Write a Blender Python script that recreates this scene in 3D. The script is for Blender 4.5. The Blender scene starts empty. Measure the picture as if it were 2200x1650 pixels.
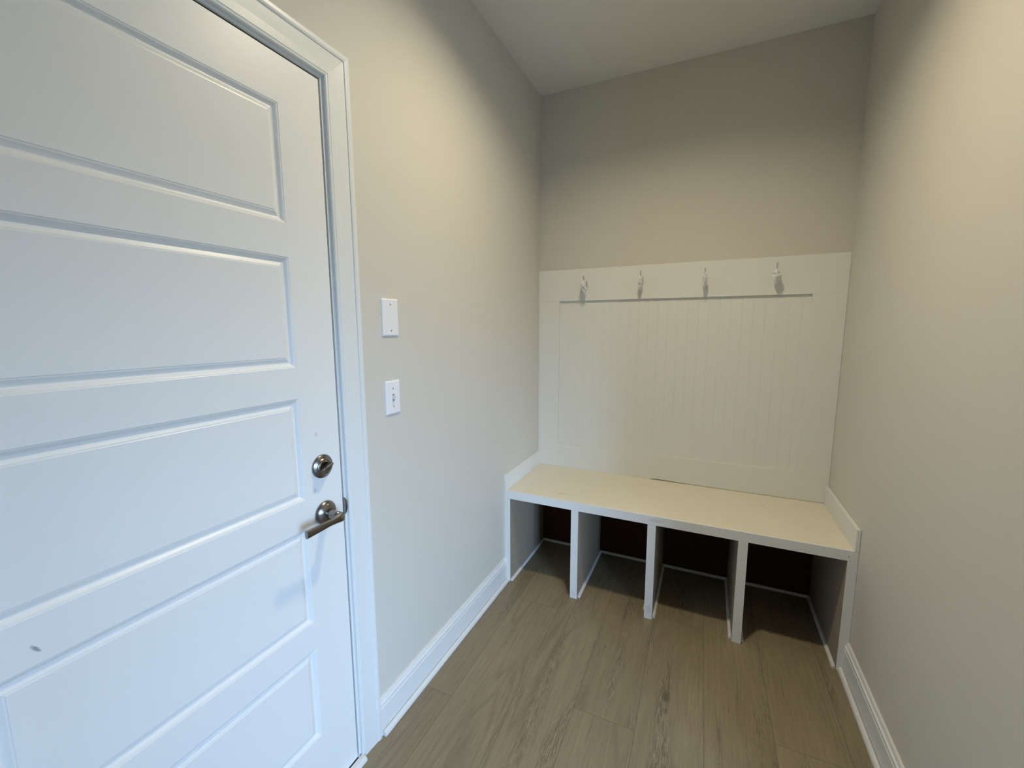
import bpy, bmesh, math, random
from mathutils import Vector, Matrix, noise

S = bpy.context.scene
COL = S.collection
# ------------------------------------------------------------------ room numbers (metres)
W, H = 1.5464, 2.7444            # alcove width (x), ceiling height (z); back wall at y = 0
BD = 0.5232                      # bench depth
ZS = 0.5227                      # seat top
ZP = 1.7412                      # top of the board panel
DY0, DY1 = -2.4500, -1.6231      # door slab along y
DZ0, DZ1 = 0.015, 2.047
YF = -3.7                        # wall behind the camera
OY0, OY1, OZ = -2.95, -1.60, 2.06  # cased opening in the right wall
AX1 = 2.90                       # far wall of the adjoining room
AY0, AY1 = -4.8, -1.2
LX, LY = 0.775, -1.18             # recessed ceiling light

# ------------------------------------------------------------------ camera
cam_d = bpy.data.cameras.new('camera')
cam_d.sensor_width = 36.0
cam_d.lens = 906.0 / 2200.0 * 36.0
cam_d.clip_start = 0.02
cam = bpy.data.objects.new('camera', cam_d)
COL.objects.link(cam)
yaw, pitch, roll = 0.4345, -0.1328, -0.0032
fw = Vector((-math.sin(yaw) * math.cos(pitch), math.cos(yaw) * math.cos(pitch), math.sin(pitch)))
rt = fw.cross(Vector((0, 0, 1))).normalized()
up = rt.cross(fw)
r2 = rt * math.cos(roll) + up * math.sin(roll)
u2 = -rt * math.sin(roll) + up * math.cos(roll)
m = Matrix((r2, u2, -fw)).transposed().to_4x4()
m.translation = Vector((0.9659, -2.5, 1.4))
cam.matrix_world = m
S.camera = cam

# ------------------------------------------------------------------ sky, exposure
SKY_STRENGTH = 43.5
LAMP_STRENGTH = 595.0
LAMP_COLOR = (1.0, 0.868, 0.615, 1)
wd = bpy.data.worlds.new('sky')
S.world = wd
wd.use_nodes = True
nt = wd.node_tree
nt.nodes.clear()
wo = nt.nodes.new('ShaderNodeOutputWorld')
bg = nt.nodes.new('ShaderNodeBackground')
bg.inputs['Strength'].default_value = SKY_STRENGTH
tc = nt.nodes.new('ShaderNodeTexCoord')
sp = nt.nodes.new('ShaderNodeSeparateXYZ')
cr = nt.nodes.new('ShaderNodeValToRGB')
nt.links.new(tc.outputs['Generated'], sp.inputs[0])
mr = nt.nodes.new('ShaderNodeMapRange')
mr.inputs['From Min'].default_value = -0.1
mr.inputs['From Max'].default_value = 0.4   # ramp position 0.2 = horizon
nt.links.new(sp.outputs['Z'], mr.inputs[0])
nt.links.new(mr.outputs[0], cr.inputs[0])
cr.color_ramp.elements[0].position = 0.18
cr.color_ramp.elements[0].color = (0.067, 0.10, 0.14, 1)
cr.color_ramp.elements[1].position = 0.38
cr.color_ramp.elements[1].color = (0.45, 0.67, 1.0, 1)
_e = cr.color_ramp.elements.new(0.62)
_e.color = (0.45, 0.67, 1.0, 1)
_e = cr.color_ramp.elements.new(0.95)
_e.color = (0.15, 0.235, 0.37, 1)
nt.links.new(cr.outputs[0], bg.inputs['Color'])
nt.links.new(bg.outputs[0], wo.inputs['Surface'])

S.view_settings.view_transform = 'Standard'
S.view_settings.look = 'None'
S.view_settings.exposure = 0.04
S.view_settings.gamma = 1.0
S.view_settings.use_curve_mapping = False

# daylight portal in the adjoining room's window
WY0, WY1, WZ0, WZ1 = -4.10, -2.75, 0.25, 1.90
pl = bpy.data.lights.new('window_portal', 'AREA')
pl.shape = 'RECTANGLE'
pl.size, pl.size_y = WZ1 - WZ0, WY1 - WY0
pl.cycles.is_portal = True
po = bpy.data.objects.new('window_portal', pl)
po.location = (AX1 + 0.05, (WY0 + WY1) / 2, (WZ0 + WZ1) / 2)
po.rotation_euler = (0, math.pi / 2, 0)
COL.objects.link(po)


# ------------------------------------------------------------------ materials
def mat(name, color, rough=0.5, metal=0.0, bump=0.0, bscale=300.0, spec=0.5, vary=0.0, vscale=3.0):
    mt = bpy.data.materials.new(name)
    mt.use_nodes = True
    n = mt.node_tree
    b = n.nodes['Principled BSDF']
    b.inputs['Base Color'].default_value = (*color, 1)
    b.inputs['Roughness'].default_value = rough
    b.inputs['Metallic'].default_value = metal
    b.inputs['Specular IOR Level'].default_value = spec
    t = n.nodes.new('ShaderNodeTexCoord')
    if bump:
        a = n.nodes.new('ShaderNodeTexNoise')
        a.inputs['Scale'].default_value = bscale
        a.inputs['Detail'].default_value = 3
        n.links.new(t.outputs['Object'], a.inputs['Vector'])
        bp = n.nodes.new('ShaderNodeBump')
        bp.inputs['Strength'].default_value = bump
        bp.inputs['Distance'].default_value = 0.001
        n.links.new(a.outputs['Fac'], bp.inputs['Height'])
        n.links.new(bp.outputs[0], b.inputs['Normal'])
    if vary:
        a = n.nodes.new('ShaderNodeTexNoise')
        a.inputs['Scale'].default_value = vscale
        a.inputs['Detail'].default_value = 5
        n.links.new(t.outputs['Object'], a.inputs['Vector'])
        mx = n.nodes.new('ShaderNodeMix')
        mx.data_type = 'RGBA'
        mx.inputs['A'].default_value = (*[c * (1 - vary) for c in color], 1)
        mx.inputs['B'].default_value = (*[min(1, c * (1 + vary)) for c in color], 1)
        n.links.new(a.outputs['Fac'], mx.inputs['Factor'])
        n.links.new(mx.outputs['Result'], b.inputs['Base Color'])
    return mt


class NB:
    """small node-building helper"""
    def __init__(s, mt):
        s.n = mt.node_tree

    def new(s, t, **k):
        x = s.n.nodes.new(t)
        for a, v in k.items():
            setattr(x, a, v)
        return x

    def lk(s, a, b):
        s.n.links.new(a, b)

    def math(s, op, a, b=None, c=None, clamp=False):
        x = s.new('ShaderNodeMath', operation=op, use_clamp=clamp)
        for i, v in enumerate((a, b, c)):
            if v is None:
                continue
            if isinstance(v, (int, float)):
                x.inputs[i].default_value = v
            else:
                s.lk(v, x.inputs[i])
        return x.outputs[0]

    def vec(s, a, b, c):
        x = s.new('ShaderNodeCombineXYZ')
        for i, v in enumerate((a, b, c)):
            if isinstance(v, (int, float)):
                x.inputs[i].default_value = v
            else:
                s.lk(v, x.inputs[i])
        return x.outputs[0]

    def noise(s, v, scale=1.0, detail=2.0, rough=0.5, dist=0.0):
        x = s.new('ShaderNodeTexNoise')
        s.lk(v, x.inputs['Vector'])
        x.inputs['Scale'].default_value = scale
        x.inputs['Detail'].default_value = detail
        x.inputs['Roughness'].default_value = rough
        x.inputs['Distortion'].default_value = dist
        return x.outputs['Fac']

    def rng(s, v, a, b, c=0.0, d=1.0):
        x = s.new('ShaderNodeMapRange', clamp=True)
        s.lk(v, x.inputs[0])
        for i, q in enumerate((a, b, c, d)):
            x.inputs[i + 1].default_value = q
        return x.outputs[0]

    def mix(s, f, a, b, blend='MIX'):
        x = s.new('ShaderNodeMix', data_type='RGBA', blend_type=blend)
        for nm, v in (('Factor', f), ('A', a), ('B', b)):
            if isinstance(v, (int, float)):
                x.inputs[nm].default_value = v
            elif isinstance(v, tuple):
                x.inputs[nm].default_value = (*v, 1)
            else:
                s.lk(v, x.inputs[nm])
        return x.outputs['Result']


def floor_material():
    mt = mat('vinyl_plank', (0.2, 0.16, 0.12), 0.5)
    g = NB(mt)
    b = mt.node_tree.nodes['Principled BSDF']
    t = g.new('ShaderNodeTexCoord')
    s = g.new('ShaderNodeSeparateXYZ')
    g.lk(t.outputs['Object'], s.inputs[0])
    x, y = s.outputs['X'], s.outputs['Y']
    pw, plen = 0.2205, 1.8
    u = g.math('DIVIDE', g.math('SUBTRACT', g.math('ADD', x, g.math('MULTIPLY', y, 0.012)), 0.128), pw)
    row = g.math('FLOOR', u)
    fu = g.math('SUBTRACT', u, row)
    v = g.math('DIVIDE', g.math('ADD', y, g.math('ADD', g.math('MULTIPLY', g.math('SUBTRACT', row, 2), -0.65), 1.14)), plen)
    cell = g.math('FLOOR', v)
    fv = g.math('SUBTRACT', v, cell)
    wn = g.new('ShaderNodeTexWhiteNoise', noise_dimensions='2D')
    g.lk(g.vec(row, cell, 0.0), wn.inputs['Vector'])
    rnd = wn.outputs['Value']
    rz = g.math('MULTIPLY', rnd, 37.0)
    # slow drift, cathedral grain, fine grain, streaky clusters
    base = g.noise(g.vec(g.math('MULTIPLY', x, 5.0), g.math('MULTIPLY', y, 1.3), rz), 1.0, 4, 0.55)
    warp = g.noise(g.vec(g.math('MULTIPLY', x, 6.5), g.math('MULTIPLY', y, 0.75), rz), 1.0, 1.5, 0.45, 0.2)
    wiggle = g.noise(g.vec(g.math('MULTIPLY', x, 55.0), g.math('MULTIPLY', y, 7.0), rz), 1.0, 3, 0.6)
    ph = g.math('ADD', g.math('MULTIPLY', warp, 85.0), g.math('MULTIPLY', wiggle, 3.2))
    ring = g.math('ADD', g.math('MULTIPLY', g.math('SINE', ph), 0.5), 0.5)
    ring = g.math('POWER', ring, 2.6)
    cmask = g.noise(g.vec(g.math('MULTIPLY', x, 6.0), g.math('MULTIPLY', y, 1.1), g.math('ADD', rz, 9.1)), 1.0, 2)
    ringm = g.math('MULTIPLY', ring, g.rng(cmask, 0.46, 0.62))
    fine = g.noise(g.vec(g.math('MULTIPLY', x, 420.0), g.math('MULTIPLY', y, 14.0), rz), 1.0, 3, 0.65)
    mid = g.noise(g.vec(g.math('MULTIPLY', x, 90.0), g.math('MULTIPLY', y, 4.5), rz), 1.0, 4, 0.6, 0.6)
    smask = g.noise(g.vec(g.math('MULTIPLY', x, 11.0), g.math('MULTIPLY', y, 1.2), g.math('ADD', rz, 4.4)), 1.0, 3, 0.6)
    sm = g.rng(smask, 0.53, 0.66)
    rough_gr = g.noise(g.vec(g.math('MULTIPLY', x, 330.0), g.math('MULTIPLY', y, 26.0), rz), 1.0, 3, 0.7, 0.8)
    dark = g.math('MULTIPLY', sm, g.rng(rough_gr, 0.5, 0.58))
    light = g.math('MULTIPLY', sm, g.rng(rough_gr, 0.47, 0.38))
    # long thin darker check lines
    cl = g.noise(g.vec(g.math('MULTIPLY', x, 55.0), g.math('MULTIPLY', y, 0.9), g.math('ADD', rz, 2.0)), 1.0, 1)
    line = g.rng(g.math('ABSOLUTE', g.math('SUBTRACT', cl, 0.5)), 0.0, 0.012, 1.0, 0.0)
    lmask = g.rng(g.noise(g.vec(g.math('MULTIPLY', x, 9.0), g.math('MULTIPLY', y, 2.0), rz), 1.0, 1), 0.52, 0.6)
    line = g.math('MULTIPLY', line, lmask)
    # knots
    vo = g.new('ShaderNodeTexVoronoi')
    g.lk(g.vec(g.math('MULTIPLY', x, 4.6), g.math('MULTIPLY', y, 2.1), rz), vo.inputs['Vector'])
    vo.inputs['Scale'].default_value = 1.0
    knot = g.rng(g.math('ADD', vo.outputs['Distance'], g.math('MULTIPLY', wiggle, 0.05)), 0.05, 0.105, 1.0, 0.0)
    c = g.mix(base, (0.199, 0.158, 0.096), (0.379, 0.313, 0.203))
    c = g.mix(g.math('MULTIPLY', rnd, 0.35), c, (0.331, 0.273, 0.174))
    c = g.mix(g.math('MULTIPLY', g.rng(mid, 0.35, 0.7), 0.35), c, (0.159, 0.124, 0.076))
    c = g.mix(g.math('MULTIPLY', g.rng(fine, 0.45, 0.75), 0.40), c, (0.146, 0.114, 0.070))
    c = g.mix(g.math('MULTIPLY', ringm, 0.34), c, (0.133, 0.102, 0.061))
    c = g.mix(g.math('MULTIPLY', sm, 0.22), c, (0.146, 0.118, 0.076))
    c = g.mix(g.math('MULTIPLY', dark, 0.62), c, (0.099, 0.077, 0.049))
    c = g.mix(g.math('MULTIPLY', light, 0.40), c, (0.479, 0.412, 0.289))
    c = g.mix(g.math('MULTIPLY', line, 0.55), c, (0.093, 0.067, 0.041))
    c = g.mix(g.math('MULTIPLY', knot, 0.65), c, (0.093, 0.069, 0.044))
    # seams
    su = g.math('MULTIPLY', g.math('MINIMUM', fu, g.math('SUBTRACT', 1.0, fu)), pw)
    sv = g.math('MULTIPLY', g.math('MINIMUM', fv, g.math('SUBTRACT', 1.0, fv)), plen)
    seam = g.rng(g.math('MINIMUM', su, sv), 0.0004, 0.0016, 1.0, 0.0)
    c = g.mix(g.math('MULTIPLY', seam, 0.5), c, (0.066, 0.051, 0.033))
    g.lk(c, b.inputs['Base Color'])
    g.lk(g.rng(base, 0.3, 0.7, 0.42, 0.56), b.inputs['Roughness'])
    hgt = g.math('SUBTRACT', g.math('MULTIPLY', g.math('ADD', fine, g.math('MULTIPLY', rough_gr, sm)), 0.3),
                 g.math('ADD', g.math('MULTIPLY', seam, 1.5), g.math('MULTIPLY', dark, 0.3)))
    bp = g.new('ShaderNodeBump')
    bp.inputs['Strength'].default_value = 0.35
    bp.inputs['Distance'].default_value = 0.0008
    g.lk(hgt, bp.inputs['Height'])
    g.lk(bp.outputs[0], b.inputs['Normal'])
    return mt


def spots(mt, items):
    """dirt marks: (centre, half sizes along local axes, in-plane angle, colour, strength) on the x-facing or z-facing face"""
    g = NB(mt)
    b = mt.node_tree.nodes['Principled BSDF']
    t = g.new('ShaderNodeTexCoord')
    src = b.inputs['Base Color'].links[0].from_socket if b.inputs['Base Color'].links else tuple(b.inputs['Base Color'].default_value)[:3]
    for cen, rad, rot, colr, st in items:
        mp = g.new('ShaderNodeMapping')
        mp.vector_type = 'TEXTURE'
        mp.inputs['Location'].default_value = cen
        mp.inputs['Rotation'].default_value = rot
        mp.inputs['Scale'].default_value = rad
        g.lk(t.outputs['Object'], mp.inputs[0])
        ln = g.new('ShaderNodeVectorMath', operation='LENGTH')
        g.lk(mp.outputs[0], ln.inputs[0])
        nz = g.noise(t.outputs['Object'], 350.0, 3)
        d = g.math('ADD', ln.outputs['Value'], g.math('MULTIPLY', nz, 0.7))
        f = g.math('MULTIPLY', g.rng(d, 0.8, 1.3, 1.0, 0.0), st)
        src = g.mix(f, src, colr)
    g.lk(src, b.inputs['Base Color'])


M_WALL = mat('greige_wall_paint', (0.63, 0.60, 0.535), 0.75, bump=0.25, bscale=420, spec=0.3)
M_CEIL = mat('ceiling_paint', (0.76, 0.76, 0.735), 0.9, bump=0.2, bscale=300, spec=0.2)
M_TRIM = mat('white_trim_paint', (0.76, 0.77, 0.755), 0.33, bump=0.03, bscale=60)
M_DOOR = mat('white_door_paint', (0.82, 0.82, 0.805), 0.36, bump=0.10, bscale=500)
M_PANEL = mat('white_panel_paint', (0.755, 0.755, 0.71), 0.5, bump=0.15, bscale=250)
M_SEAT = mat('cream_seat_paint', (0.74, 0.70, 0.575), 0.5, bump=0.15, bscale=250, vary=0.05, vscale=5)
M_BENCH = mat('white_bench_paint', (0.75, 0.755, 0.735), 0.45, bump=0.12, bscale=200)
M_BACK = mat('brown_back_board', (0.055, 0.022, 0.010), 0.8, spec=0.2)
M_MDF = mat('bare_fibreboard', (0.34, 0.285, 0.215), 0.8, spec=0.2, vary=0.08, vscale=30)
M_NICKEL = mat('satin_nickel', (0.27, 0.255, 0.238), 0.27, metal=1.0)
M_BRIGHT = mat('bright_nickel', (0.75, 0.75, 0.74), 0.18, metal=1.0)
M_PLATE = mat('white_plastic', (0.83, 0.82, 0.85), 0.35)
M_SCREW = mat('screw_head', (0.45, 0.44, 0.42), 0.45, metal=0.6)
M_DARK = mat('black_rubber_and_gap_shade', (0.03, 0.028, 0.03), 0.6)
M_HOLE = mat('dark_slot', (0.02, 0.02, 0.02), 0.8)
M_FLOOR = floor_material()
spots(M_DOOR, [
    ((0.0, -2.2616, 0.885), (0.01, 0.0035, 0.012), (math.radians(32), 0, 0), (0.18, 0.20, 0.23), 0.75),
    ((0.0, -1.700, 1.110), (0.01, 0.006, 0.009), (0, 0, 0), (0.50, 0.51, 0.51), 0.5),
    ((0.0, -1.715, 0.955), (0.01, 0.006, 0.007), (0, 0, 0), (0.50, 0.51, 0.51), 0.5)])
spots(M_SEAT, [
    ((1.255, -0.177, ZS), (0.012, 0.003, 0.01), (0, 0, 0.3), (0.33, 0.29, 0.22), 0.7),
    ((0.30, -0.44, ZS), (0.035, 0.018, 0.01), (0, 0, 0.1), (0.62, 0.50, 0.40), 0.5)])
spots(M_BENCH, [
    ((1.515, -BD, 0.497), (0.0035, 0.01, 0.0035), (0, 0, 0), (0.10, 0.08, 0.06), 0.9),
    ((0.79, -BD, 0.502), (0.045, 0.01, 0.009), (0, 0, 0), (0.55, 0.54, 0.50), 0.5),
    ((0.395, -BD, 0.03), (0.01, 0.01, 0.02), (0, 0, 0), (0.50, 0.49, 0.45), 0.4),
    ((0.77, -BD, 0.05), (0.016, 0.01, 0.03), (0, 0, 0), (0.55, 0.54, 0.50), 0.4)])
M_GLOW = bpy.data.materials.new('lit_diffuser')
M_GLOW.use_nodes = True
_b = M_GLOW.node_tree.nodes['Principled BSDF']
_b.inputs['Base Color'].default_value = (0.8, 0.8, 0.8, 1)
_b.inputs['Emission Color'].default_value = LAMP_COLOR
_b.inputs['Emission Strength'].default_value = LAMP_STRENGTH

M_WRAP = mat('clear_plastic_wrap', (0.80, 0.81, 0.82), 0.18, spec=0.7)
_n = M_WRAP.node_tree
_tr = _n.nodes.new('ShaderNodeBsdfTransparent')
_mx = _n.nodes.new('ShaderNodeMixShader')
_mx.inputs[0].default_value = 0.88
_n.links.new(_tr.outputs[0], _mx.inputs[1])
_n.links.new(_n.nodes['Principled BSDF'].outputs[0], _mx.inputs[2])
_n.links.new(_mx.outputs[0], _n.nodes['Material Output'].inputs['Surface'])


# ------------------------------------------------------------------ mesh helpers
def link(name, bm, mt, parent=None, smooth=False, loc=None):
    me = bpy.data.meshes.new(name)
    bmesh.ops.recalc_face_normals(bm, faces=bm.faces)
    bm.to_mesh(me)
    bm.free()
    for q in (mt if isinstance(mt, (list, tuple)) else [mt]):
        me.materials.append(q)
    if smooth:
        for p in me.polygons:
            p.use_smooth = True
    o = bpy.data.objects.new(name, me)
    COL.objects.link(o)
    if loc is not None:
        me.transform(Matrix.Translation(-Vector(loc)))
        o.location = loc
    if parent is not None:
        o.parent = parent
        pl_ = Vector((0, 0, 0))
        q = parent
        while q is not None:
            pl_ += q.location
            q = q.parent
        o.location = Vector(o.location) - pl_
    return o


def box(bm, x0, x1, y0, y1, z0, z1, bev=0.0):
    r = bmesh.ops.create_cube(bm, size=1.0)
    vs = r['verts']
    for v in vs:
        v.co = Vector((x0 + (v.co.x + .5) * (x1 - x0), y0 + (v.co.y + .5) * (y1 - y0), z0 + (v.co.z + .5) * (z1 - z0)))
    if bev:
        es = list({e for v in vs for e in v.link_edges})
        bmesh.ops.bevel(bm, geom=es, offset=bev, segments=2, profile=0.7, affect='EDGES')


def boxes(*bs, bev=0.0):
    bm = bmesh.new()
    for b in bs:
        box(bm, *b, bev=bev)
    return bm


def sweep(bm, prof, rings, caps=True):
    """prof: [(a, b)], rings: [(origin, u, v)] -> skin the profile through the rings"""
    R = []
    for o, u, v in rings:
        R.append([bm.verts.new(Vector(o) + Vector(u) * a + Vector(v) * b) for a, b in prof])
    n = len(prof)
    for i in range(len(R) - 1):
        for j in range(n):
            k = (j + 1) % n
            bm.faces.new((R[i][j], R[i][k], R[i + 1][k], R[i + 1][j]))
    if caps:
        bm.faces.new(R[0])
        bm.faces.new(list(reversed(R[-1])))


def lathe(bm, prof, axis_o, ax, seg=48):
    """prof: [(radius, along axis)]; closed by the end radii if 0"""
    ax = Vector(ax).normalized()
    u = ax.orthogonal().normalized()
    v = ax.cross(u)
    rings = []
    for r, h in prof:
        c = Vector(axis_o) + ax * h
        if r < 1e-6:
            rings.append([bm.verts.new(c)])
        else:
            rings.append([bm.verts.new(c + (u * math.cos(t) + v * math.sin(t)) * r)
                          for t in [2 * math.pi * i / seg for i in range(seg)]])
    for a, b in zip(rings, rings[1:]):
        for i in range(seg):
            j = (i + 1) % seg
            if len(a) == 1 and len(b) == 1:
                continue
            if len(a) == 1:
                bm.faces.new((a[0], b[i], b[j]))
            elif len(b) == 1:
                bm.faces.new((a[i], a[j], b[0]))
            else:
                bm.faces.new((a[i], a[j], b[j], b[i]))


def struct(o):
    o['kind'] = 'structure'
    return o


def empty(name, loc):
    o = bpy.data.objects.new(name, None)
    o.location = loc
    o.empty_display_size = 0.05
    COL.objects.link(o)
    return o


def tag(o, label, cat, group=None):
    o['label'] = label
    o['category'] = cat
    if group:
        o['group'] = group
    return o


def wall_x(name, x0, x1, y0, y1, hole):
    """wall slab across x with one opening (ya, yb, za, zb)"""
    ya, yb, za, zb = hole
    bs = [(x0, x1, y0, ya, 0, H), (x0, x1, yb, y1, 0, H), (x0, x1, ya, yb, zb, H)]
    if za > 0:
        bs.append((x0, x1, ya, yb, 0, za))
    return struct(link(name, boxes(*bs), M_WALL))


# ------------------------------------------------------------------ room shell
T = 0.115
JT = 0.018
struct(link('floor', boxes((-0.6, AX1 + T, AY0 - T, T, -0.08, 0.0)), M_FLOOR))
wall_x('wall_left', -T, 0, YF - T, T, (DY0 - 0.006 - JT, DY1 + 0.006 + JT, 0, DZ1 + 0.0065 + JT))
struct(link('wall_back', boxes((0, W, 0, T, 0, H)), M_WALL))
wall_x('wall_right', W, W + T, YF - T, T, (OY0, OY1, 0, OZ))
struct(link('wall_front', boxes((0, W, YF - T, YF, 0, H)), M_WALL))
# ceiling with a round cut-out for the recessed light
bm = bmesh.new()
HR, SEG = 0.078, 48
circ = [(LX + HR * math.cos(2 * math.pi * i / SEG), LY + HR * math.sin(2 * math.pi * i / SEG)) for i in range(SEG)]
x0, x1, y0, y1 = -T, AX1 + T, AY0 - T, T


def edge_pt(t):
    dx, dy = math.cos(t), math.sin(t)
    k = 0.2 / max(abs(dx), abs(dy))
    return (LX + dx * k, LY + dy * k)


sq = [edge_pt(2 * math.pi * i / SEG) for i in range(SEG)]
lo_c = [bm.verts.new((a, b, H)) for a, b in circ]
lo_s = [bm.verts.new((a, b, H)) for a, b in sq]
hi_c = [bm.verts.new((a, b, H + 0.02)) for a, b in circ]
for i in range(SEG):
    j = (i + 1) % SEG
    bm.faces.new((lo_c[i], lo_c[j], lo_s[j], lo_s[i]))
    bm.faces.new((lo_c[j], lo_c[i], hi_c[i], hi_c[j]))
sx0, sx1, sy0, sy1 = LX - .2, LX + .2, LY - .2, LY + .2
for a, b, c, d in ((x0, x1, y0, sy0), (x0, x1, sy1, y1), (x0, sx0, sy0, sy1), (sx1, x1, sy0, sy1)):
    bm.faces.new([bm.verts.new(q) for q in ((a, c, H), (b, c, H), (b, d, H), (a, d, H))])
for a, b, c, d in ((x0, x1, y0, y1),):
    bm.faces.new([bm.verts.new(q) for q in ((a, c, H + .25), (b, c, H + .25), (b, d, H + .25), (a, d, H + .25))])
for q in (((x0, y0), (x1, y0)), ((x1, y0), (x1, y1)), ((x1, y1), (x0, y1)), ((x0, y1), (x0, y0))):
    (a, c), (b, d) = q
    bm.faces.new([bm.verts.new(w) for w in ((a, c, H), (b, d, H), (b, d, H + .25), (a, c, H + .25))])
struct(link('ceiling', bm, M_CEIL))

# adjoining room that brings in the daylight (out of view, seen through the cased opening)
wall_x('wall_far', AX1, AX1 + T, AY0 - T, AY1 + T, (WY0, WY1, WZ0, WZ1))
struct(link('wall_north', boxes((W + T, AX1, AY1, AY1 + T, 0, H)), M_WALL))
struct(link('wall_south', boxes((-T, AX1, AY0 - T, AY0, 0, H)), M_WALL))
struct(link('wall_outer', boxes((-T, 0, AY0, YF - T, 0, H)), M_WALL))
bm = bmesh.new()
f = 0.06
for b in ((AX1 + .03, AX1 + .08, WY0, WY0 + f, WZ0, WZ1), (AX1 + .03, AX1 + .08, WY1 - f, WY1, WZ0, WZ1),
          (AX1 + .03, AX1 + .08, WY0 + f, WY1 - f, WZ0, WZ0 + f), (AX1 + .03, AX1 + .08, WY0 + f, WY1 - f, WZ1 - f, WZ1),
          (AX1 + .03, AX1 + .08, (WY0 + WY1) / 2 - .03, (WY0 + WY1) / 2 + .03, WZ0 + f, WZ1 - f)):
    box(bm, *b)
struct(link('window_1', bm, M_TRIM))

# ------------------------------------------------------------------ casings, jambs, baseboards
CAS = [(0, 0), (0, .009), (.0025, .0115), (.0068, .0120), (.0082, .0100), (.0098, .0118), (.030, .0126), (.0605, .0150),
       (.0633, .0140), (.0648, .0168), (.0700, .0182), (.0775, .0185), (.0812, .0165), (.0820, 0)]


def casing(name, xw, sx, ya, yb, zt):
    """mitred casing around an opening whose casing inner edges are ya, yb, zt; sx = out of the wall"""
    bm = bmesh.new()
    v = (sx, 0, 0)
    sweep(bm, CAS, [((xw, ya, 0), (0, -1, 0), v), ((xw, ya, zt), (0, -1, 1), v),
                    ((xw, yb, zt), (0, 1, 1), v), ((xw, yb, 0), (0, 1, 0), v)])
    return struct(link(name, bm, M_TRIM))


cas = casing('trim_1', 0, 1, DY0 - 0.014, DY1 + 0.014, DZ1 + 0.0135)
ja, jb, jz = DY0 - 0.006, DY1 + 0.006, DZ1 + 0.0065
bm = boxes((-T, 0, jb, jb + JT, 0, jz + JT), (-T, 0, ja - JT, ja, 0, jz + JT), (-T, 0, ja, jb, jz, jz + JT),
           (-.075, -.037, jb - .013, jb, 0, jz), (-.075, -.037, ja, ja + .013, 0, jz), (-.075, -.037, ja + .013, jb - .013, jz - .013, jz))
jamb = link('jamb', bm, M_TRIM, cas)
link('gap_shade_strip', boxes((-.034, -.005, DY1 + .0005, jb - .0003, 0.02, jz - .001), (-.034, -.005, ja + .0003, DY0 - .0005, 0.02, jz - .001),
                            (-.034, -.005, DY0, DY1, DZ1 + .0005, jz - .0003)), M_DARK, cas)  # added black strips: shade of the gap around the slab, put in as colour
# strike plate: curved lip lying over the jamb edge beside the lever
sy, sz = DY1 + 0.0012, 0.8725
bm = bmesh.new()
rows = []
for i in range(9):
    q = i / 8
    r_ = math.sin((1 - q) * math.pi / 2)
    h_ = .0020 + .0085 * math.cos((1 - q) * math.pi / 2) ** .8
    row = []
    for k in range(17):
        a = -math.pi / 2 + math.pi * k / 16
        row.append(bm.verts.new((h_, sy + .0128 * math.cos(a) * r_, sz + .0270 * math.sin(a) * r_)))
    rows.append(row)
for a, b in zip(rows, rows[1:]):
    for k in range(16):
        if b is rows[-1]:
            bm.faces.new((a[k], a[k + 1], b[k]))
        else:
            bm.faces.new((a[k], a[k + 1], b[k + 1], b[k]))
bm.faces.new([v for v in rows[0]])
sd = [bm.verts.new((-.004, sy, sz - .0270)), bm.verts.new((-.004, sy, sz + .0270))]
bm.faces.new([r[0] for r in rows] + [r[-1] for r in reversed(rows[:-1])] + [sd[1], sd[0]])
strike = link('strike_plate', bm, M_NICKEL, cas, True)
strike.modifiers.new('edges', 'EDGE_SPLIT').split_angle = math.radians(40)
strike['label'] = 'satin nickel strike plate curled over the jamb edge'

cas2 = casing('trim_2', W, -1, OY0 + 0.012, OY1 - 0.012, OZ - 0.012)
for v in cas2.data.vertices:
    pass
bm = boxes((W, W + T, OY1 - JT, OY1, 0, OZ), (W, W + T, OY0, OY0 + JT, 0, OZ), (W, W + T, OY0 + JT, OY1 - JT, OZ - JT, OZ))
link('jamb', bm, M_TRIM, cas2)

BASE = [(0, 0), (.0145, 0), (.0145, .1000), (.0125, .1030), (.0120, .1085), (.0142, .1110), (.0142, .1165), (.0120, .1185),
        (.0085, .1200), (.0080, .1290), (.0060, .1337), (0, .1337)]
SHOE = [(.0160, .0002), (.0290, .0002), (.0290, .0060), (.0275, .0120), (.0235, .0165), (.0190, .0188), (.0160, .0180)]


def baseboard(name, o, d, length, nrm, shoe=True, sh0=0.0, sh1=0.0):
    o, d, nrm = Vector(o), Vector(d), Vector(nrm)
    bm = bmesh.new()
    sweep(bm, BASE, [(o, nrm, (0, 0, 1)), (o + d * length, nrm, (0, 0, 1))])
    b = struct(link(name, bm, M_TRIM))
    if shoe:
        bm = bmesh.new()
        sweep(bm, SHOE, [(o + d * sh0, nrm, (0, 0, 1)), (o + d * (length - sh1), nrm, (0, 0, 1))])
        link('shoe_molding', bm, M_TRIM, b)
    return b


cy_out = DY1 + 0.014 + 0.082
baseboard('baseboard_left', (0, cy_out, 0), (0, 1, 0), -BD - cy_out, (1, 0, 0), True, 0.006)
baseboard('baseboard_right', (W, OY1 + 0.07, 0), (0, 1, 0), -BD - (OY1 + 0.07), (-1, 0, 0), True)
baseboard('baseboard_near', (0, YF, 0), (0, 1, 0), (DY0 - .096) - YF, (1, 0, 0), True)
baseboard('baseboard_front', (0.0295, YF, 0), (1, 0, 0), W - 0.059, (0, 1, 0), True)
baseboard('baseboard_corner', (W, YF, 0), (0, 1, 0), (OY0 - .07) - YF, (-1, 0, 0), True)

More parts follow.
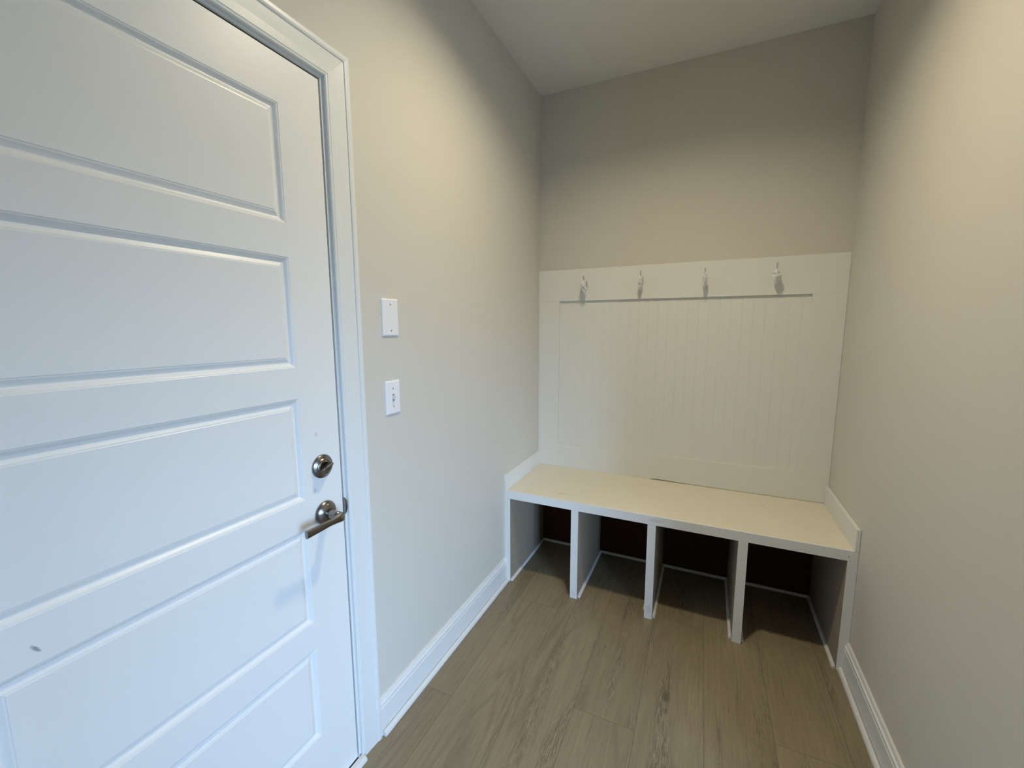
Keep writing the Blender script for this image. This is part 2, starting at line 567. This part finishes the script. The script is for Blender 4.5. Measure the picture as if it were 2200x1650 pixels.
# sill under the door: dark sweep and white edge strip
bm = bmesh.new()
box(bm, -T, 0.0035, ja, jb, 0.0, 0.006)
sill = struct(link('trim_3', bm, M_DARK))
bm = bmesh.new()
pr = [(.0045, 0), (.0045, .0130), (.009, .0150), (.019, .0145), (.0255, .0110), (.0275, .005), (.0275, 0)]
sweep(bm, pr, [((0, ja, 0), (1, 0, 0), (0, 0, 1)), ((0, jb + .008, 0), (1, 0, 0), (0, 0, 1)), ((-.002, jb + .0095, 0), (.72, 0, 0), (0, 0, 1))])
link('edge_strip', bm, M_TRIM, sill)

# ------------------------------------------------------------------ door
def door_slab():
    """front face grid with five moulded panels"""
    bm = bmesh.new()
    py0, py1 = -2.3270, -1.7472
    zt = [1.9364 - .3595 * k for k in range(5)]
    zbm = [z - .2780 for z in zt]
    zs = sorted([DZ0, DZ1] + zt + zbm)
    ys = [DY0, py0, py1, DY1]
    V = {}

    def vv(x, y, z):
        k = (round(x, 5), round(y, 5), round(z, 5))
        if k not in V:
            V[k] = bm.verts.new((x, y, z))
        return V[k]
    for i in range(3):
        for j in range(len(zs) - 1):
            a, b, c, d = ys[i], ys[i + 1], zs[j], zs[j + 1]
            if i == 1 and any(abs(d - q) < 1e-6 for q in zt):
                # moulding: small step, cove down, groove floor, ramp back up to the field
                offs = [(0, 0), (.0015, -.0012), (.0035, -.0016), (.0060, -.0036), (.0100, -.0078), (.0125, -.0090), (.0145, -.0088),
                        (.0185, -.0068), (.0235, -.0040), (.0262, -.0036), (.0275, -.0026)]
                prev = None
                for o, x in offs:
                    ring = [vv(x, a + o, c + o), vv(x, b - o, c + o), vv(x, b - o, d - o), vv(x, a + o, d - o)]
                    if prev:
                        for q in range(4):
                            bm.faces.new((prev[q], prev[(q + 1) % 4], ring[(q + 1) % 4], ring[q]))
                    prev = ring
                bm.faces.new(prev)
            else:
                bm.faces.new((vv(0, a, c), vv(0, b, c), vv(0, b, d), vv(0, a, d)))
    # sides and back
    tk = -.035
    bk = [vv(tk, DY0, DZ0), vv(tk, DY1, DZ0), vv(tk, DY1, DZ1), vv(tk, DY0, DZ1)]
    bm.faces.new(list(reversed(bk)))
    bot = [vv(0, y, DZ0) for y in ys]
    top = [vv(0, y, DZ1) for y in ys]
    lef = [vv(0, DY0, z) for z in zs]
    rig = [vv(0, DY1, z) for z in zs]
    bm.faces.new(bot + [bk[1], bk[0]])
    bm.faces.new(top + [bk[2], bk[3]])
    bm.faces.new(lef + [bk[3], bk[0]])
    bm.faces.new(rig + [bk[2], bk[1]])
    return bm


door = struct(link('door_1', door_slab(), M_DOOR))

# deadbolt rose + thumb turn
dbc = Vector((0, -1.6880, 1.0165))
bm = bmesh.new()
lathe(bm, [(0, 0), (.0335, 0), (.0335, .0035), (.0325, .0055), (.0250, .0080), (.0225, .0100), (.0215, .0120), (.0145, .0128), (.0140, .0110), (0, .0110)], dbc, (1, 0, 0), 64)
db = link('deadbolt', bm, M_NICKEL, door, True)
db['label'] = 'round satin nickel deadbolt with thumb turn'
bm = bmesh.new()
box(bm, -.0055, .0055, -.0215, .0215, 0, .0165)
bmesh.ops.subdivide_edges(bm, edges=bm.edges[:], cuts=4, use_grid_fill=True)
for v in bm.verts:
    k = abs(v.co.y) / .0215
    v.co.x *= 1 - .75 * k * k
    if v.co.z > .008:
        v.co.z -= .006 * k * k
rotm = Matrix(((0, 0, 1, 0), (0, 1, 0, 0), (-1, 0, 0, 0), (0, 0, 0, 1)))
bm.transform(Matrix.Translation(dbc + Vector((.0125, 0, 0))) @ Matrix.Rotation(math.radians(18), 4, 'X') @ rotm)
link('thumb_turn', bm, M_NICKEL, db, True)

# lever handle
lc = Vector((0, -1.6870, .8795))
bm = bmesh.new()
lathe(bm, [(0, 0), (.0345, 0), (.0345, .0040), (.0330, .0065), (.0270, .0115), (.0200, .0155), (.0165, .0170), (0, .0170)], lc, (1, 0, 0), 64)
lathe(bm, [(0, .0165), (.0130, .0165), (.0118, .0260), (.0112, .0400), (.0118, .0560), (0, .0560)], lc, (1, 0, 0), 40)
hd = link('door_handle', bm, M_NICKEL, door, True)
hd['label'] = 'satin nickel lever handle on a round rose'
bm = bmesh.new()
# lever arm: oval sections from the hub towards -y, widening and thinning
secs = []
N = 18
for i in range(N + 1):
    t = i / N
    yy = .0125 - t * .1245
    cx = .0600 + .0030 * math.sin(t * math.pi)
    cz = -.0020 * t * t - .0015
    q = math.sqrt(max(0.0, 1 - (max(0.0, .10 - t) / .10) ** 2))
    e_ = min(1, max(0, (t - .10) / .40))
    hw = (.0095 - .0042 * e_) * (.25 + .75 * q)
    hh = (.0132 - .0050 * math.sin(e_ * math.pi / 2) + .0030 * max(0, t - .4) / .6) * (.25 + .75 * q)
    secs.append((Vector((cx, yy, cz)), hw, hh))
rings = []
for c, hw, hh in secs:
    ring = []
    for k in range(20):
        a = 2 * math.pi * k / 20
        ca, sa = math.cos(a), math.sin(a)
        e = .62
        ring.append(bm.verts.new(lc + c + Vector((hw * math.copysign(abs(ca) ** e, ca), 0, hh * math.copysign(abs(sa) ** e, sa)))))
    rings.append(ring)
for a, b in zip(rings, rings[1:]):
    for k in range(20):
        bm.faces.new((a[k], a[(k + 1) % 20], b[(k + 1) % 20], b[k]))
bm.faces.new(rings[0])
bm.faces.new(list(reversed(rings[-1])))
lev = link('lever', bm, M_NICKEL, hd, True)
md = lev.modifiers.new('edges', 'EDGE_SPLIT')
md.split_angle = math.radians(50)
bm = bmesh.new()
lathe(bm, [(0, .068), (.0062, .068), (.0062, .0702), (.0048, .0708), (.0044, .0700), (0, .0700)], lc + Vector((0, 0, -.001)), (1, 0, 0), 32)
box(bm, lc.x + .0700, lc.x + .0722, lc.y - .0010, lc.y + .0010, lc.z - .0048, lc.z + .0028)
link('privacy_button', bm, M_BRIGHT, hd, False)
bm = bmesh.new()
lathe(bm, [(0, .0080), (.0030, .0080), (.0030, .0140), (.0022, .0146), (0, .0138)], lc + Vector((0, .001, .0245)), (1, 0, 0), 20)
link('set_screw', bm, M_BRIGHT, hd, True)
# hinges on the far edge (beyond the frame, visible when stepping aside)
for z in (.25, 1.03, 1.82):
    bm = bmesh.new()
    lathe(bm, [(0, -.045), (.0055, -.045), (.0055, .045), (0, .045)], (.006, DY0 - .002, z), (0, 0, 1), 16)
    box(bm, -.030, .0015, DY0 - .0028, DY0 - .0012, z - .044, z + .044)
    link('hinge', bm, M_NICKEL, door, False)

# ------------------------------------------------------------------ wall plates
def plate(name, y, z, w, h, screws, label):
    """plate face is flat with bevelled rim, mounted on the left wall"""
    t = .0058
    bm = bmesh.new()
    prev = None
    for o, x in ((0, 0), (0, .0022), (.0012, .0040), (.0040, t), (.0048, t)):
        ring = [bm.verts.new((x, y + sy_ * (w / 2 - o), z + sz_ * (h / 2 - o))) for sy_, sz_ in ((-1, -1), (1, -1), (1, 1), (-1, 1))]
        if prev:
            for q in range(4):
                bm.faces.new((prev[q], prev[(q + 1) % 4], ring[(q + 1) % 4], ring[q]))
        prev = ring
    bm.faces.new(prev)
    o = link(name, bm, M_PLATE, None, False, (0, y, z))
    for dz in screws:
        bm = bmesh.new()
        lathe(bm, [(0, t), (.0032, t), (.0030, t + .0007), (0, t + .0011)], (0, y, z + dz), (1, 0, 0), 20)
        box(bm, t + .0006, t + .0013, y - .0024, y + .0024, z + dz - .0004, z + dz + .0004)
        s = link('screw', bm, M_SCREW, o)
    tag(o, label, 'wall plate')
    return o


plate('blank_cover_plate', -1.3843, 1.4343, .0775, .1225, (.043, -.043),
      'blank white plastic cover plate with two screws, on the left wall above the light switch')
sw = plate('light_switch', -1.3871, 1.1668, .070, .1143, (.030, -.030),
           'white toggle light switch in its plate, on the left wall beside the door casing')
sw['category'] = 'light switch'
sy_, sz_ = -1.3871, 1.1668
link('toggle_slot', boxes((.0055, .0061, sy_ - .0052, sy_ + .0052, sz_ - .0120, sz_ + .0120)), M_SCREW, sw)
bm = bmesh.new()
a = [(.0058, -.0042, -.0075), (.0058, .0042, -.0075), (.0058, .0042, .0065), (.0058, -.0042, .0065)]
b = [(.0185, -.0031, .0040), (.0185, .0031, .0040), (.0165, .0031, .0100), (.0165, -.0031, .0100)]
A = [bm.verts.new((p[0], sy_ + p[1], sz_ + p[2])) for p in a]
B = [bm.verts.new((p[0], sy_ + p[1], sz_ + p[2])) for p in b]
bm.faces.new(A)
bm.faces.new(list(reversed(B)))
for q in range(4):
    bm.faces.new((A[q], A[(q + 1) % 4], B[(q + 1) % 4], B[q]))
link('toggle', bm, M_PLATE, sw)

# ------------------------------------------------------------------ recessed ceiling light
can = empty('recessed_light', (LX, LY, H))
tag(can, 'round white recessed light in the ceiling above the floor in front of the bench', 'ceiling light')
bm = bmesh.new()
lathe(bm, [(.0700, .0), (.0700, -.0015), (.0740, -.0040), (.0900, -.0035), (.0930, -.0005), (.0780, .0), (.0740, .0), (.0700, .0)], (LX, LY, H - .0002), (0, 0, 1), 64)
link('trim_ring', bm, M_TRIM, can, True)
bm = bmesh.new()
lathe(bm, [(.0715, -.001), (.0700, .0550), (.0760, .0560), (.0760, -.001)], (LX, LY, H), (0, 0, 1), 64)
link('reflector', bm, mat('dim_reflector', (0.25, 0.25, 0.24), 0.6), can, True)
bm = bmesh.new()
lathe(bm, [(0, .0370), (.0600, .0370), (.0600, .0380), (0, .0380)], (LX, LY, H), (0, 0, 1), 64)
link('diffuser', bm, M_GLOW, can)
bm = bmesh.new()
lathe(bm, [(.0580, .0385), (.0702, .0385), (.0702, .0560), (0, .0560), (0, .0385), (.0580, .0385)], (LX, LY, H), (0, 0, 1), 64)
link('housing', bm, M_DARK, can)

# ------------------------------------------------------------------ bench
G = 0.0008
LT, DT, ST = .0345, .0376, .0431
bench = empty('storage_bench', (W / 2, -BD / 2, 0))
tag(bench, 'built-in white mudroom bench with a cream seat and four open cubbies, against the back wall', 'bench')
zu = ZS - ST
# seat: cream top board with white nosing
bm = boxes((G, W - G, -BD + .012, -.002, zu + .0005, ZS))
seat = link('seat', bm, M_SEAT, bench)
seat['label'] = 'cream painted seat board'
# front edge board, mitred at the left end, bumpy butt joint at the right
bm = bmesh.new()
sweep(bm, [(0, 0), (.0118, 0), (.0118, ST - .0006), (.0108, ST), (0, ST)],
      [((G, -BD + .012, zu), (0, -1, 0), (0, 0, 1)), ((W - G, -BD + .012, zu), (0, -1, 0), (0, 0, 1))])
link('front_edge', bm, M_BENCH, bench)


def bare_sides(o):
    """only the front edge is painted; the broad faces are bare fibreboard"""
    for p in o.data.polygons:
        if abs(p.normal.x) > .9:
            p.material_index = 1
    o['label'] = 'board painted white on its front edge, bare on its broad faces'


for nm, xa in (('side_panel', G), ('side_panel', W - LT)):
    bare_sides(link(nm, boxes((xa, xa + LT - G, -BD, -.002, 0.0, zu - .0006), bev=.0006), [M_BENCH, M_MDF], bench))
for xa in (.3777, .7511, 1.1299):
    bare_sides(link('divider', boxes((xa, xa + DT, -BD, -.002, 0.0, zu - .0008), bev=.0006), [M_BENCH, M_MDF], bench))
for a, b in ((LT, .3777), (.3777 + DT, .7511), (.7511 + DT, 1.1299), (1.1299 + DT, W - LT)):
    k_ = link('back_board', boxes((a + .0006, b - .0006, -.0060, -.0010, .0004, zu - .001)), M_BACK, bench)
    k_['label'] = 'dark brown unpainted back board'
# quarter round along the floor inside every cubby
QR = [(0, .0003), (.0120, .0003), (.0115, .0050), (.0095, .0090), (.0055, .0118), (0, .0122)]
xs = [(LT, .3777), (.3777 + DT, .7511), (.7511 + DT, 1.1299), (1.1299 + DT, W - LT)]
for i, (a, b) in enumerate(xs):
    bm = bmesh.new()
    g_ = .0006
    yb, yf = -.0064, -BD + .014
    ye = -BD + (.060, .060, .016, .006)[i]      # the right-hand runs stop short in the first two cubbies
    if i == 0:
        yf = -BD + .004
    sweep(bm, QR, [((a + g_, yf, 0), (1, 0, 0), (0, 0, 1)), ((a + g_, yb, 0), (1, -1, 0), (0, 0, 1)),
                   ((b - g_, yb, 0), (-1, -1, 0), (0, 0, 1)), ((b - g_, ye, 0), (-1, 0, 0), (0, 0, 1))])
    link('quarter_round', bm, M_BENCH, bench)
# low trim boards at both ends of the seat
for x0_, x1_ in ((G, .0150), (W - .0150, W - G)):
    bm = boxes((x0_, x1_, -BD - .0005, -.0198, ZS + .0006, ZS + .0902), bev=.0015)
    link('end_trim', bm, M_BENCH, bench)

# ------------------------------------------------------------------ board panel behind the seat
panel = empty('beadboard_panel', (W / 2, 0, ZS))
tag(panel, 'white framed beadboard panel on the back wall above the bench', 'wall panel')
RX0, RX1, RZ0, RZ1 = .1335, 1.4090, .6690, 1.5572
# beadboard with shallow double grooves
bm = bmesh.new()
xsb = [G]
prof = [(G, -.0060)]
x = .0860
while x < W - .05:
    prof += [(x - .0040, -.0060), (x - .0026, -.0052), (x - .0014, -.0061), (x, -.0062), (x + .0014, -.0061), (x + .0026, -.0052), (x + .0040, -.0060)]
    x += .0515
prof += [(W - G, -.0060), (W - G, -.0010), (G, -.0010)]
sweep(bm, prof, [((0, 0, ZS + .004), (1, 0, 0), (0, 1, 0)), ((0, 0, ZP - .004), (1, 0, 0), (0, 1, 0))])
link('beadboard', bm, M_PANEL, panel)
link('top_rail', boxes((G, W - G, -.019, -.0065, RZ1, ZP), bev=.0008), M_PANEL, panel)
link('stile', boxes((G, RX0, -.019, -.0065, ZS + .0006, RZ1 - .0003), bev=.0008), M_PANEL, panel)
link('stile', boxes((RX1, W - G, -.019, -.0065, ZS + .0016, RZ1 - .0003), bev=.0008), M_PANEL, panel)
# bottom rail lifts off the seat from the middle rightwards, leaving a thin dark gap
bm = bmesh.new()
bots = [(RX0 + .0002, .0004), (.700, .0004), (.722, .0062), (.80, .0050), (.90, .0024), (RX1 - .0002, .0016)]
rings = []
for bx, gz in bots:
    rings.append([bm.verts.new(q) for q in ((bx, -.019, ZS + gz), (bx, -.0065, ZS + gz), (bx, -.0065, RZ0), (bx, -.019, RZ0))])
for a, b in zip(rings, rings[1:]):
    for k in range(4):
        bm.faces.new((a[k], a[(k + 1) % 4], b[(k + 1) % 4], b[k]))
bm.faces.new(rings[0])
bm.faces.new(list(reversed(rings[-1])))
link('bottom_rail', bm, M_PANEL, panel)


# ------------------------------------------------------------------ coat hooks in plastic wrap
def tube(bm, pts, rad, seg=12, flat=1.0):
    rings = []
    n = len(pts)
    for i, p in enumerate(pts):
        p = Vector(p)
        d = (Vector(pts[min(i + 1, n - 1)]) - Vector(pts[max(i - 1, 0)])).normalized()
        s = Vector((1, 0, 0))
        t = d.cross(s).normalized()
        r = rad[i] if isinstance(rad, (list, tuple)) else rad
        rings.append([bm.verts.new(p + s * r * flat * math.cos(a) + t * r * math.sin(a)) for a in [2 * math.pi * k / seg for k in range(seg)]])
    for a, b in zip(rings, rings[1:]):
        for k in range(seg):
            bm.faces.new((a[k], a[(k + 1) % seg], b[(k + 1) % seg], b[k]))
    bm.faces.new(rings[0])
    bm.faces.new(list(reversed(rings[-1])))


def bez(p, n=10):
    out = []
    for i in range(n + 1):
        t = i / n
        q = [Vector(a) for a in p]
        while len(q) > 1:
            q = [q[k].lerp(q[k + 1], t) for k in range(len(q) - 1)]
        out.append(tuple(q[0]))
    return out


def make_hook(x, z, seed, label, tw=1.0, tilt=0.0, bag=1.0):
    y = -.0192
    h = empty('coat_hook', (x, y, z))
    tag(h, label, 'coat hook', 'coat hooks on the top rail')
    bm = bmesh.new()
    ring_prev = None
    for o, t in ((0, 0), (0, -.002), (.0012, -.0035)):
        ring = []
        for k in range(24):
            a = 2 * math.pi * k / 24
            ca, sa = math.cos(a), math.sin(a)
            ring.append(bm.verts.new((x + (.0085 - o) * math.copysign(abs(ca) ** .7, ca), y + t, z + (.0260 - o) * math.copysign(abs(sa) ** .8, sa))))
        if ring_prev:
            for k in range(24):
                bm.faces.new((ring_prev[k], ring_prev[(k + 1) % 24], ring[(k + 1) % 24], ring[k]))
        ring_prev = ring
    bm.faces.new(ring_prev)
    link('base_plate', bm, M_BRIGHT, h)
    bm = bmesh.new()
    tube(bm, bez([(x, y - .002, z + .008), (x, y - .035, z + .000), (x, y - .052, z + .020), (x, y - .058, z + .050)], 14),
         [.0042 - .0001 * i for i in range(12)] + [.0036, .0042, .0030], 14)
    link('upper_prong', bm, M_BRIGHT, h, True)
    bm = bmesh.new()
    tube(bm, bez([(x, y - .002, z - .010), (x, y - .006, z - .052), (x, y - .038, z - .050), (x, y - .034, z - .018)], 14),
         [.0040 - .0001 * i for i in range(12)] + [.0034, .0038, .0028], 14)
    link('lower_prong', bm, M_BRIGHT, h, True)
    # crumpled plastic sleeve following the hook
    rnd = random.Random(seed)
    bm = bmesh.new()
    rows, seg = 15, 18
    R = []
    for i in range(rows):
        t = i / (rows - 1)
        zc = z + .022 - t * (.022 + .060 * bag)
        wdt = (.0022 + .0105 * math.sin(min(1, .12 + t * .95) * math.pi) ** .8) * tw
        dep = .006 + .016 * math.sin(t * math.pi)
        cyy = y - .052 + .010 * t
        row = []
        for k in range(seg):
            a = 2 * math.pi * k / seg
            nz = noise.noise(Vector((math.cos(a) * 1.6 + seed * 3.1, math.sin(a) * 1.6, t * 5.5 + seed)))
            n2 = noise.noise(Vector((math.cos(a) * 4 + seed, math.sin(a) * 4, t * 14 + seed * 2)))
            rr = 1 + .55 * nz + .30 * n2
            px = x + math.cos(a) * wdt * rr + tilt * (t - .5) * .02
            pyy = min(cyy + math.sin(a) * dep * rr, y - .0042)
            row.append(bm.verts.new((px, pyy, zc + .004 * n2)))
        R.append(row)
    for a, b in zip(R, R[1:]):
        for k in range(seg):
            bm.faces.new((a[k], a[(k + 1) % seg], b[(k + 1) % seg], b[k]))
    bm.faces.new(R[-1])
    w = link('plastic_wrap', bm, M_WRAP, h)
    w['label'] = 'crumpled clear plastic wrap'
    return h


make_hook(.296, 1.645, 1, 'plastic-wrapped coat hook on the white rail, leftmost of the four', 1.1, .5, .95)
make_hook(.612, 1.655, 2, 'plastic-wrapped coat hook on the white rail, second from the left', .8, -.2, .9)
make_hook(.932, 1.653, 5, 'plastic-wrapped coat hook on the white rail, second from the right', .85, .1, 1.0)
make_hook(1.247, 1.655, 8, 'plastic-wrapped coat hook on the white rail, rightmost, nearest the right wall', 1.2, .4, .85)
